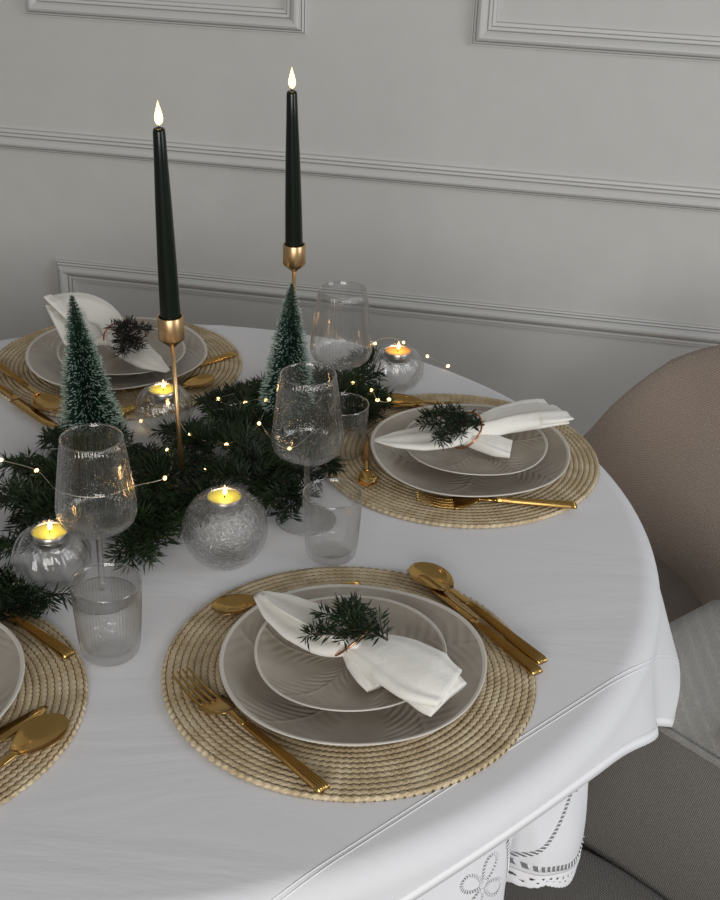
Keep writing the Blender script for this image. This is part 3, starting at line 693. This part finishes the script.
# ---------------------------------------------------------------- tealight holders
def lamp(parent, loc, power):
    l = bpy.data.lights.new('candle_light', 'POINT'); l.energy = power; l.color = (1, .55, .22); l.shadow_soft_size = .006
    o = bpy.data.objects.new('candle_light', l); C.objects.link(o); o.parent = parent; o.location = loc
def flame_mesh(h, r, name, parent, loc):
    prof = [(0, 0), (r * .55, h * .06), (r * .9, h * .17), (r, h * .30), (r * .86, h * .45), (r * .58, h * .64), (r * .28, h * .82), (r * .08, h * .95), (0, h)]
    o = MB().lathe(prof, 16).build(name, M['flame'], parent); o.location = loc; return o
def ball(loc, R, label, tlabel, waxm, crackle=False, rot=0):
    e_lab = label; ro = .0222; c = R * .90     # sphere centre height (flattened foot)
    nf = 14
    def outer():
        zs = []; a0 = -math.acos(min(1, .0)) ; pr = []
        amin = -math.asin(min(1, c / R)); amax = math.acos(ro / R)
        for k in range(29):
            a = amin + (amax - amin) * k / 28; pr.append((R * math.cos(a), c + R * math.sin(a)))
        return pr
    po = outer(); zt = po[-1][1]; cup = .0135
    prof = [(0, po[0][1], 0)] + [(r, z, 1) for r, z in po] + [(ro - .001, zt + .0008, 0), (ro - .002, zt - .0005, 0), (ro - .0022, zt - cup, 0), (ro - .004, zt - cup - .001, 0), (0, zt - cup - .001, 0)]
    def fl(k, z, a):
        if not k or crackle: return 0
        t = (z - po[0][1]) / (zt - po[0][1]); return .0011 * abs(math.sin(nf * .5 * (a + .6 * t))) * 3.6 * math.sin(PI * min(1, max(0, t))) - .0008 * math.sin(PI * min(1, max(0, t)))
    n = nf * 12
    rows = [[((max(r, 1e-5) + fl(k, z, 2 * PI * j / n)) * math.cos(2 * PI * j / n), (max(r, 1e-5) + fl(k, z, 2 * PI * j / n)) * math.sin(2 * PI * j / n), z) for j in range(n)] for r, z, k in prof]
    mb = MB().grid(rows, close_v=True)
    # hollow inside, normals facing the hollow
    tk = .0045 if crackle else .0022; Ri = R - tk; zc_ = zt - cup - .0035; inn = []
    amin = -math.asin(min(1, (c - po[0][1] - tk * 1.2) / Ri)); amax = math.asin(min(.95, (zt - .006 - c) / Ri))
    for k in range(21):
        a = amin + (amax - amin) * k / 20; inn.append((Ri * math.cos(a), c + Ri * math.sin(a)))
    inn = [(0, inn[0][1])] + inn + [(ro + .0012, inn[-1][1] + .0005), (ro - .0002, inn[-1][1] - .002), (ro - .0005, zc_ + .001), (ro - .004, zc_), (0, zc_)]
    r3 = [[(max(r, 1e-5) * math.cos(2 * PI * j / n), max(r, 1e-5) * math.sin(2 * PI * j / n), z) for j in range(n)] for r, z in reversed(inn)]
    mb.grid(r3, close_v=True)
    if crackle:
        rnd = random.Random(3)
        for k in range(70):
            a = rnd.uniform(0, 2 * PI); b = rnd.uniform(-.9, .75); rad = R - tk * .5; r_ = rnd.uniform(.0005, .0013)
            pc = Vector((rad * math.cos(b) * math.cos(a), rad * math.cos(b) * math.sin(a), c + rad * math.sin(b)))
            rr_ = [[tuple(pc + Vector((max(1e-5, math.sin(PI * i / 6)) * math.cos(-2 * PI * j / 8), max(1e-5, math.sin(PI * i / 6)) * math.sin(-2 * PI * j / 8), -math.cos(PI * i / 6))) * r_) for j in range(8)] for i in range(7)]
            mb.grid(rr_, close_v=True)
    o = mb.build('tealight_holder', M['bubble'] if crackle else M['glass']); o.location = loc; o.rotation_euler = (0, 0, rot); tag(o, label, 'candle holder', None if crackle else 'ribbed glass tealight holders')
    # tealight inside
    zt0 = loc[2] + zt - cup - .0006
    t = empty('tealight', (loc[0], loc[1], zt0)); tag(t, tlabel, 'candle', 'burning tealights')
    rr = ro - .0028
    MB().lathe([(0, 0), (rr, 0), (rr + .0003, .012), (rr - .0002, .0125), (rr - .0005, .012), (rr - .0006, .001), (0, .001)], 48).build('cup', M['foil'], t)
    MB().lathe([(0, .0012), (rr - .0008, .0012), (rr - .0008, .0106), (rr - .002, .0102), (.004, .0100), (0, .0101)], 48).build('wax', waxm, t)
    MB().tube([(0, 0, .010), (.0003, 0, .013), (.0008, 0, .0155)], .0006, 6).build('wick', M['wick'], t)
    flame_mesh(.0135, .0029, 'flame', t, (.0006, 0, .0135)); lamp(t, (.0006, 0, .019), .035)
A_, B_, C_, D_ = at(225, 528, .045), at(52, 557, .037), at(164, 409, .033), at(397, 369, .033)
ball((A_.x, A_.y, z0), .0490, 'crackle glass ball tealight holder in the centre of the table, in front of the garland', 'lit tealight with yellow-green wax in the crackle glass ball', M['wax_green'], True)
ball((B_.x, B_.y, z0), .0410, 'ribbed clear glass ball tealight holder at the far left, nestled in the fir garland', 'lit tealight with yellow-green wax in the ribbed ball at the far left', M['wax_green'], rot=.5)
ball((C_.x, C_.y, z0), .0375, 'ribbed clear glass ball tealight holder at the back left, behind the left candlestick', 'lit tealight with green wax in the ribbed ball behind the left candlestick', M['wax_green'], rot=1)
ball((D_.x, D_.y, z0), .0375, 'ribbed clear glass ball tealight holder at the back right of the farthest wine glass', 'lit tealight with orange wax in the rear ball near the wall', M['wax_orange'], rot=.2)

# ---------------------------------------------------------------- candlesticks and tapers
def stick(base, lean, clean, H, label, clabel, cut=1.0):
    """lean: tilt of the stick, clean: tilt of the candle, both towards -x"""
    e = empty('candlestick', (base.x, base.y, z0), (0, -lean, 0)); tag(e, label, 'candlestick', 'brass candlesticks')
    MB().lathe([(0, 0), (.040, 0), (.0405, .002), (.039, .0035), (.006, .005), (0, .005)], 64).build('base', M['brass'], e)
    MB().lathe([(0, .004), (.0030, .004), (.0029, H - .036), (0, H - .036)], 20).build('stem', M['brass'], e)
    MB().lathe([(0, H - .039), (.0045, H - .038), (.0060, H - .036), (.0145, H - .029), (.0155, H - .027), (.0155, H - .0005), (.0152, H), (.0136, H), (.0134, H - .001), (.0134, H - .020), (0, H - .020)], 48).build('socket', M['brass'], e)
    top = Vector((-math.sin(lean), 0, math.cos(lean))) * (H - .020) + Vector((base.x, base.y, z0))
    c = empty('taper_candle', top, (0, -clean, 0)); tag(c, clabel, 'candle', 'dark green taper candles')
    MB().lathe([(0, 0), (.0118, 0), (.0122, .004), (.0120, .020), (.0112, .08 * cut), (.0095, .15 * cut), (.0078, .20 * cut), (.0069, .234 * cut), (.0062, .2375 * cut), (.0045, .2385 * cut), (.003, .2375 * cut), (0, .2372 * cut)], 40).build('wax', M['candle'], c)
    MB().tube([(0, 0, .2365 * cut), (.0002, 0, .2365 * cut + .006), (.0010, 0, .2365 * cut + .010)], .0007, 6).build('wick', M['wick'], c)
    flame_mesh(.027, .0048, 'flame', c, (.0004, 0, .2375 * cut + .0035)); lamp(c, (0, 0, .2375 * cut + .014), .12)
S1, S2 = at(184, 500), at(293, 411)
stick(S1, math.radians(2.0), math.radians(1.2), .246, 'tall thin brass candlestick at the left, standing in the garland', 'tall dark green taper candle burning at the left')
stick(S2, math.radians(.1), math.radians(1.3), .249, 'tall thin brass candlestick behind the right brush tree', 'tall dark green taper candle burning at the right, farther back', .935)

# ---------------------------------------------------------------- bottle brush trees
def brush_tree(base, H, Rb, lx, ly, label, seed):
    rnd = random.Random(seed); e = empty('bottle_brush_tree', (base.x, base.y, z0), (0, 0, 0)); tag(e, label, 'decorative tree', 'bottle brush trees')
    ax = lambda z: Vector((lx * (z / H), ly * (z / H), z))
    MB().lathe([(0, 0), (.021, 0), (.022, .002), (.020, .012), (0, .013)], 40).build('base', M['darkwood'], e)
    MB().tube([ax(.012), ax(H * .5), ax(H - .002)], .0013, 8).build('trunk', M['bark'], e)
    b = MB(); f = MB(); tiers = int(H / .0042)
    for t in range(tiers):
        z = .014 + (H - .016) * (t + .5) / tiers; k = (H - z) / (H - .014); r = Rb * (k ** .76) * (1 + .04 * rnd.uniform(-1, 1)) + .0016
        n = int(40 + 330 * k)
        for i in range(n):
            a = rnd.uniform(0, 2 * PI); rr = r * rnd.uniform(.86, 1.04); zz = z + rnd.gauss(0, .0009)
            p = ax(zz); d = Vector((math.cos(a), math.sin(a), rnd.uniform(-.10, .16))).normalized(); tip = p + d * rr
            s = Vector((-math.sin(a), math.cos(a), 0)) * .00036; u = Vector((0, 0, .00042))
            q = p + d * rr * .15
            b.add([q + s - u * .5, q - s - u * .5, q + u, tip], [(0, 1, 3), (1, 2, 3), (2, 0, 3)])
            if rnd.random() < .26:
                q = p + d * rr * .90; s2 = s * 1.25; u2 = u * 1.25; tp = tip + d * .0005
                f.add([q + s2 - u2 * .5, q - s2 - u2 * .5, q + u2, tp + s2 * .6, tp - s2 * .6, tp + u2 * .6], [(0, 1, 4, 3), (1, 2, 5, 4), (2, 0, 3, 5), (3, 4, 5)])
    b.build('bristles', M['bristle'], e, smooth=False); f.build('frosted_tips', M['frost'], e, smooth=False)
T1, T2 = at(97, 452), at(286, 431)
brush_tree(T1, .222, .045, -.018, 0, 'green frosted bottle brush tree at the left, in front of the back left setting', 5)
brush_tree(T2, .218, .044, .006, 0, 'green frosted bottle brush tree in the middle, in front of the rear candlestick', 9)

# ---------------------------------------------------------------- fir
BLOCK = [('s', A_, .050, z0 + .044), ('s', B_, .042, z0 + .037), ('s', C_, .0385, z0 + .034), ('s', D_, .0385, z0 + .034)]
CYL = [(P_LT, .036, .09), (P_RT, .036, .09), (P_BT, .036, .09), (P_CG, .0375, .006), (P_BG, .0375, .006), (P_LG, .0375, .006), (P_CG, .007, .08), (P_BG, .007, .08), (P_LG, .007, .08), (S1, .0042, .3), (S2, .0042, .3)]
def blocked(p):
    for _, c, r, z in BLOCK:
        if (p - Vector((c.x, c.y, z))).length < r: return True
    for c, r, h in CYL:
        if p.z < h and math.hypot(p.x - c.x, p.y - c.y) < r: return True
    return p.z < .0015
def needles(mb, pts, rnd, L_=.0200, step=.00062, w=.00125, check=True, flat=.42, zf=.0015):
    for i in range(len(pts) - 1):
        a, b = pts[i], pts[i + 1]; t = (b - a); l = t.length
        if l < 1e-6: continue
        t = t / l; side = t.cross(Vector((0, 0, 1)))
        if side.length < .1: side = Vector((1, 0, 0))
        side.normalize(); up = side.cross(t).normalized()
        for k in range(max(1, int(l / step))):
            p = a + t * l * rnd.random(); an = rnd.uniform(0, 2 * PI); y = math.cos(an); z = math.sin(an) * flat + .22
            rad = (side * y + up * z).normalized(); d = (t * rnd.uniform(.35, .85) + rad * .85).normalized(); Ln = L_ * rnd.uniform(.7, 1.12)
            tip = p + d * Ln
            if tip.z < zf: tip.z = zf + rnd.random() * .002
            if check and (blocked(tip) or blocked((p + tip) / 2)): continue
            d = (tip - p); s = d.cross(up if rnd.random() < .5 else side)
            if s.length < 1e-9: continue
            s = s.normalized() * w; h = s.cross(d).normalized() * w * .55; m_ = p + d * .55 + h * rnd.uniform(-1, 1)
            mb.add([p, m_ + s, m_ - s * .5 + h, m_ - s * .5 - h, tip], [(0, 1, 2), (0, 2, 3), (0, 3, 1), (4, 2, 1), (4, 3, 2), (4, 1, 3)])
def fir_branch(p0, p1, rnd, arch=.012, twigs=4, tl=.055, L_=.014, check=True, zf=.0015):
    """returns (stem polylines)"""
    lines = []; mid = (p0 + p1) / 2 + Vector((rnd.uniform(-.008, .008), rnd.uniform(-.008, .008), arch))
    main = spline([p0, mid, p1], 14); lines.append(main)
    ln = (p1 - p0).length
    for k in range(twigs):
        t = .15 + .70 * k / max(1, twigs - 1); i = int(t * 12); b = main[i]; tg = (main[i + 1] - main[i]).normalized(); sd = tg.cross(Vector((0, 0, 1))).normalized()
        for sg in ((1, -1) if twigs > 2 else ((1,) if k % 2 else (-1,))):
            if rnd.random() < .12: continue
            l_ = min(tl, ln * .5) * (1.05 - .65 * t) * rnd.uniform(.8, 1.15); dr = (tg * rnd.uniform(.65, .9) + sd * sg * .72 + Vector((0, 0, rnd.uniform(-.05, .22)))).normalized()
            e = b + dr * l_; e.z = max(e.z, zf + .002); lines.append(spline([b, (b + e) / 2 + Vector((0, 0, .003)), e], 6))
    return lines
gar = empty('fir_garland', (TC.x, TC.y, 0)); tag(gar, 'loose garland of dark green fir branches lying across the middle of the table', 'garland')
BR = [(110, 500, 6, 462, .03), (95, 470, 48, 436, .03), (80, 520, -6, 498, .03), (66, 545, -8, 548, .025), (10, 590, 62, 606, .012), (-10, 575, 30, 618, .012), (30, 565, -6, 610, .018), (105, 470, 92, 436, .025),
      (130, 500, 66, 505, .03), (150, 510, 128, 565, .02), (190, 500, 143, 552, .02), (110, 480, 30, 478, .035), (70, 590, 20, 575, .012), (180, 475, 132, 455, .03), (215, 455, 165, 428, .03),
      (250, 430, 206, 400, .03), (270, 425, 240, 390, .03), (260, 460, 185, 440, .035), (200, 500, 150, 530, .02), (250, 480, 200, 478, .035), (215, 485, 182, 530, .02),
      (262, 460, 272, 500, .02), (278, 470, 291, 519, .012), (295, 465, 336, 468, .015), (290, 435, 326, 452, .02), (300, 425, 348, 404, .03), (318, 415, 372, 412, .02), (338, 402, 388, 398, .02),
      (340, 395, 376, 354, .03), (300, 430, 262, 382, .03), (332, 405, 305, 375, .03), (235, 470, 300, 448, .03), (95, 530, 178, 505, .02), (140, 485, 205, 458, .03), (40, 485, 120, 505, .03), (70, 500, 15, 530, .03), (220, 440, 270, 405, .03), (160, 460, 150, 500, .03), (260, 480, 240, 460, .025), (310, 420, 340, 380, .02),(350, 430, 378, 400, .01)]
rnd = random.Random(11)
for (x0, y0, x1, y1, z) in BR:
    a = at(x0, y0, z); b = at(x1, y1, z * .55 + .004)
    ls = fir_branch(a, b, rnd, arch=rnd.uniform(.004, .012), twigs=5); sm = MB(); nm = MB(); og = Vector((TC.x, TC.y, 0))
    ls = [[p for p in l_] for l_ in ls]
    kept = []
    for li, l_ in enumerate(ls):
        seg = []
        for p in l_:
            if blocked(p): break
            seg.append(p)
        if len(seg) > 2: kept.append(seg)
    for j, seg in enumerate(kept):
        n = len(seg); sm.tube([p - og for p in seg], [(.0017 if j == 0 else .0011) * (1 - .6 * i / n) for i in range(n)], 5); needles(nm, seg, rnd, check=True)
    if not kept: continue
    br = sm.build('branch', M['bark'], gar)
    nm.v = [(x - og.x, y - og.y, z_) for x, y, z_ in nm.v]; nm.build('needles', M['needle'], br, smooth=False)

# ---------------------------------------------------------------- fairy lights
fl = empty('fairy_light_string', (0, 0, 0)); tag(fl, 'warm white fairy lights on thin wire wound through the fir garland', 'string lights')
LP = [(1, 460, .042), (36.5, 470.5, .044), (60, 492, .045), (100, 497, .042), (135, 486, .044), (164.8, 478, .044), (172, 463, .045), (167.5, 450, .043), (141, 421, .012), (168, 403.5, .05), (189, 435, .042), (226.5, 444.5, .044), (244, 437, .045), (259, 423.5, .045), (266, 400, .045), (245, 402, .044), (230, 405, .044), (218, 399, .043), (241, 392, .040),
      (289.5, 448.5, .035), (353, 383, .040), (371, 390, .036), (377.5, 400, .030), (389, 399.5, .022), (381, 372, .03), (375, 343.5, .030), (390, 338, .020), (403.5, 342.5, .010), (427.4, 356.3, .004), (448, 366, .004)]
nob = {2, 3, 4, 6, 12, 16, 24, 26}
def seg_wire(idx):
    pts = [at(*LP[i]) for i in idx]; return spline(pts, 10 * len(pts))
wm = MB()
for idx in (list(range(0, 8)), list(range(7, 12)), list(range(11, 19)), [18, 19, 20] + list(range(20, 30))[1:]):
    wm.tube(seg_wire(idx), .0006, 5)
wm.build('wire', M['wirem'], fl)
for i, p in enumerate(LP):
    if i in nob: continue
    q = at(*p); o = MB().lathe([(0, -.0030), (.0017, -.0022), (.0025, 0), (.0017, .0022), (0, .0030)], 10).build('bulb', M['led'], fl); o.location = q; o.rotation_euler = (1.2, 0, rnd.uniform(0, 3))
for (x, y, z) in ((175.7, 520, .02), (120, 468, .035), (205, 470, .04), (312, 412, .03), (60, 530, .03)):
    o = MB().lathe([(0, -.0022), (.0012, -.0017), (.0016, 0), (.0012, .0017), (0, .0022)], 10).build('bulb', M['led'], fl); o.location = at(x, y, z)

# ---------------------------------------------------------------- napkins with copper rings and fir sprigs
def lobe(mb, pts, ws, hs, tilt=0, pleat=3, amp=.12, n=40, seg=30, up=Vector((0, 0, 1)), flat=2.6, tf=None):
    """closed folded-cloth sleeve along pts; ws half widths, hs half thicknesses"""
    sp_ = spline(pts, seg); T = np.linspace(0, 1, len(ws)); rings = []
    for i, p in enumerate(sp_):
        t = i / (seg - 1); tg = (sp_[min(i + 1, seg - 1)] - sp_[max(i - 1, 0)]).normalized(); sd = tg.cross(up).normalized(); uu = sd.cross(tg)
        tl = tilt if tf is None else tf(t); s2 = sd * math.cos(tl) + uu * math.sin(tl); u2 = uu * math.cos(tl) - sd * math.sin(tl)
        w = float(np.interp(t, T, ws)); h = float(np.interp(t, T, hs)); ring = []
        for k in range(n):
            a = 2 * PI * k / n; ca, sa = math.cos(a), math.sin(a)
            x = w * math.copysign(abs(ca) ** (2 / flat), ca); u = x / max(w, 1e-6)
            hh = h * math.copysign(abs(sa) ** .8, sa)
            wv = amp * w * math.sin(pleat * PI * u + 1.1 + t * 1.3) * (1 - abs(u) ** 4) * .45 if sa > -.2 else 0
            ring.append(p + s2 * x + u2 * (hh + wv * (1 if sa > 0 else .3)))
        rings.append(ring)
    mb.loft(rings)
def napkin(build, label, ring_at, ring_dir, ring_r, rlabel, sprig_lines, slabel, rtilt=.35, dark=False):
    mb = MB(); build(mb); o = mb.build('napkin', M['linen'], fix=True); tag(o, label, 'napkin', 'white linen napkins')
    e = MB(); t = Vector(ring_dir).normalized(); sd = t.cross(Vector((0, 0, 1))).normalized(); uu = sd.cross(t)
    pts = []
    for k in range(48):
        a = 2 * PI * k / 48; pts.append(Vector(ring_at) + sd * ring_r * 1.12 * math.cos(a) + (uu * math.cos(rtilt) + t * math.sin(rtilt)) * ring_r * math.sin(a))
    e.ring_tube(pts, .0013, 10); r = e.build('napkin_ring', M['copper']); tag(r, rlabel, 'napkin ring', 'copper wire napkin rings')
    s = empty('fir_sprig', sprig_lines[0][0]); tag(s, slabel, 'fir sprig', 'fir sprigs in the napkin rings'); og = s.location
    sm, nm = MB(), MB(); rn = random.Random(len(label))
    for a, b in sprig_lines:
        a, b = Vector(a), Vector(b); ls = fir_branch(a, b, rn, arch=.004, twigs=3, tl=.024, check=False, zf=.03)
        for j, l_ in enumerate(ls):
            sm.tube([p - og for p in l_], [(.0014 if j == 0 else .0008) * (1 - .5 * i / len(l_)) for i in range(len(l_))], 5); needles(nm, l_, rn, L_=.0150, step=.0008, w=.00115, check=False, zf=.03)
    sm.build('stem', M['bark'], s); nm.v = [(x - og.x, y - og.y, z_ - og.z) for x, y, z_ in nm.v]; nm.build('needles', M['needle_dark'] if dark else M['needle'], s, smooth=False)
def nf(mb):
    R0 = at(352, 641, .045)
    tip = at(258, 594, .046)
    lobe(mb, [tip, at(278, 606, .044), at(305, 622, .043), at(332, 636, .044), R0, at(368, 648, .044)], [.007, .022, .031, .030, .021, .016], [.0015, .004, .006, .008, .009, .009], pleat=2, amp=.10, tilt=-.10)
    lobe(mb, [tip + Vector((.006, -.004, .003)), at(285, 607, .052), at(315, 622, .053), at(345, 637, .055), at(368, 648, .050)], [.002, .010, .014, .014, .012], [.001, .0015, .003, .005, .006], pleat=1, amp=.1, tilt=.25)
    lobe(mb, [at(346, 638, .045), at(365, 648, .047), at(395, 660, .047), at(425, 676, .046), at(450, 688, .042)], [.014, .022, .036, .041, .030], [.009, .010, .009, .007, .004], pleat=4, amp=.12, flat=4.5)
    lobe(mb, [at(360, 645, .042), at(395, 660, .041), at(425, 680, .040), at(449, 697, .036)], [.016, .033, .036, .028], [.008, .008, .005, .003], pleat=3, amp=.1, flat=6)
    lobe(mb, [at(352, 648, .040), at(362, 662, .037), at(372, 676, .034), at(380, 686, .030)], [.012, .017, .018, .017], [.007, .007, .005, .003], pleat=3, amp=.16, flat=5, tilt=.12)
    lobe(mb, [at(390, 668, .040), at(412, 684, .038), at(432, 700, .036), at(441, 706, .034)], [.018, .020, .020, .019], [.006, .005, .004, .002], pleat=3, amp=.14, flat=6)
d_ = at(368, 648, .045) - at(332, 636, .045)
napkin(nf, 'white linen napkin gathered in a copper ring on the front plates', at(355, 637, .051), d_, .0255, 'copper wire ring around the front napkin',
       [(at(388, 640, .064), at(318, 612, .066)), (at(372, 636, .066), at(340, 606, .068)), (at(360, 634, .062), at(309, 634, .060)), (at(360, 630, .066), at(352, 604, .066))], 'small fir sprig tucked under the copper ring of the front napkin', rtilt=.75)
def nb(mb):
    lobe(mb, [at(374, 440, .044), at(395, 440, .045), at(420, 439, .045), at(445, 436, .046), at(464, 432, .047), at(480, 430, .046)], [.003, .020, .030, .028, .019, .015], [.001, .004, .006, .008, .009, .009], pleat=2, amp=.12)
    lobe(mb, [at(460, 432, .048), at(480, 428, .050), at(505, 420, .052), at(530, 414, .056), at(545, 411, .060), at(556, 409, .060)], [.013, .018, .030, .038, .041, .042], [.010, .012, .012, .010, .007, .003], pleat=3, amp=.14, flat=4, tilt=.10)
    lobe(mb, [at(480, 430, .046), at(510, 423, .046), at(535, 418, .050), at(560, 414, .054)], [.013, .026, .036, .040], [.008, .008, .006, .003], pleat=3, amp=.12, flat=5, tilt=.15)
    lobe(mb, [at(462, 436, .042), at(480, 441, .040), at(497, 446, .037), at(511, 449, .035)], [.011, .017, .022, .023], [.008, .009, .008, .004], pleat=4, amp=.14, flat=5)
napkin(nb, 'white linen napkin in a copper ring on the plates near the brown chair', at(465, 430, .048), at(490, 427, .046) - at(450, 434, .046),   .0265, 'copper wire ring around the right rear napkin',
       [(at(484, 425, .062), at(420, 424, .066)), (at(470, 425, .064), at(436, 410, .070)), (at(465, 431, .062), at(440, 441, .058)), (at(470, 427, .064), at(424, 416, .068))], 'small fir sprig in the ring of the right rear napkin', rtilt=.75)
def nl(mb):
    lobe(mb, [at(168, 371, .040), at(150, 362, .044), at(133, 350, .046), at(118, 335, .048)], [.005, .022, .027, .019], [.002, .006, .009, .010], pleat=2, amp=.12)
    lobe(mb, [at(122, 340, .046), at(112, 330, .052), at(98, 322, .060), at(82, 316, .070), at(74, 316, .078), at(66, 318, .082)], [.013, .024, .038, .048, .050, .048], [.009, .008, .007, .006, .004, .002], pleat=3, amp=.12, flat=4, tilt=.55)
    lobe(mb, [at(118, 338, .044), at(100, 332, .046), at(80, 328, .054), at(66, 327, .064), at(56, 326, .070)], [.013, .026, .040, .046, .044], [.008, .008, .007, .004, .002], pleat=3, amp=.12, flat=4, tilt=.5)
napkin(nl, 'white linen napkin at the back left, wide end raised behind the brush tree', at(118, 334, .048), at(150, 362, .048) - at(100, 322, .048), .021, 'copper wire ring around the back left napkin',
       [(at(112, 334, .066), at(148, 330, .070)), (at(118, 336, .066), at(140, 348, .064)), (at(118, 334, .066), at(132, 322, .072)), (at(122, 338, .064), at(122, 354, .060))], 'dark fir sprig in the ring of the back left napkin', dark=True, rtilt=.2)

# ---------------------------------------------------------------- light
w = bpy.data.worlds.new('world'); bpy.context.scene.world = w; w.use_nodes = True; nt = w.node_tree; bg = nt.nodes['Background']
bg.inputs['Color'].default_value = (1.0, .985, .96, 1); bg.inputs['Strength'].default_value = .20
def area(name, loc, target, sx, sy, power, col):
    l = bpy.data.lights.new(name, 'AREA'); l.shape = 'RECTANGLE'; l.size = sx; l.size_y = sy; l.energy = power; l.color = col
    o = bpy.data.objects.new(name, l); C.objects.link(o); o.location = loc
    o.rotation_euler = (Vector(target) - Vector(loc)).to_track_quat('-Z', 'Y').to_euler(); return o
area('window_light', (2.2, .3, .85), (-.1, 1.4, -.1), 1.1, 1.5, 24, (.93, .96, 1.0))
area('window_light', (-.2, -2.0, .85), (-.1, 2.0, -.05), 1.8, 1.3, 60, (1.0, .98, .94))
vs = bpy.context.scene.view_settings; vs.view_transform = 'Standard'; vs.look = 'None'; vs.gamma = 1; vs.use_curve_mapping = False; vs.exposure = 0.03
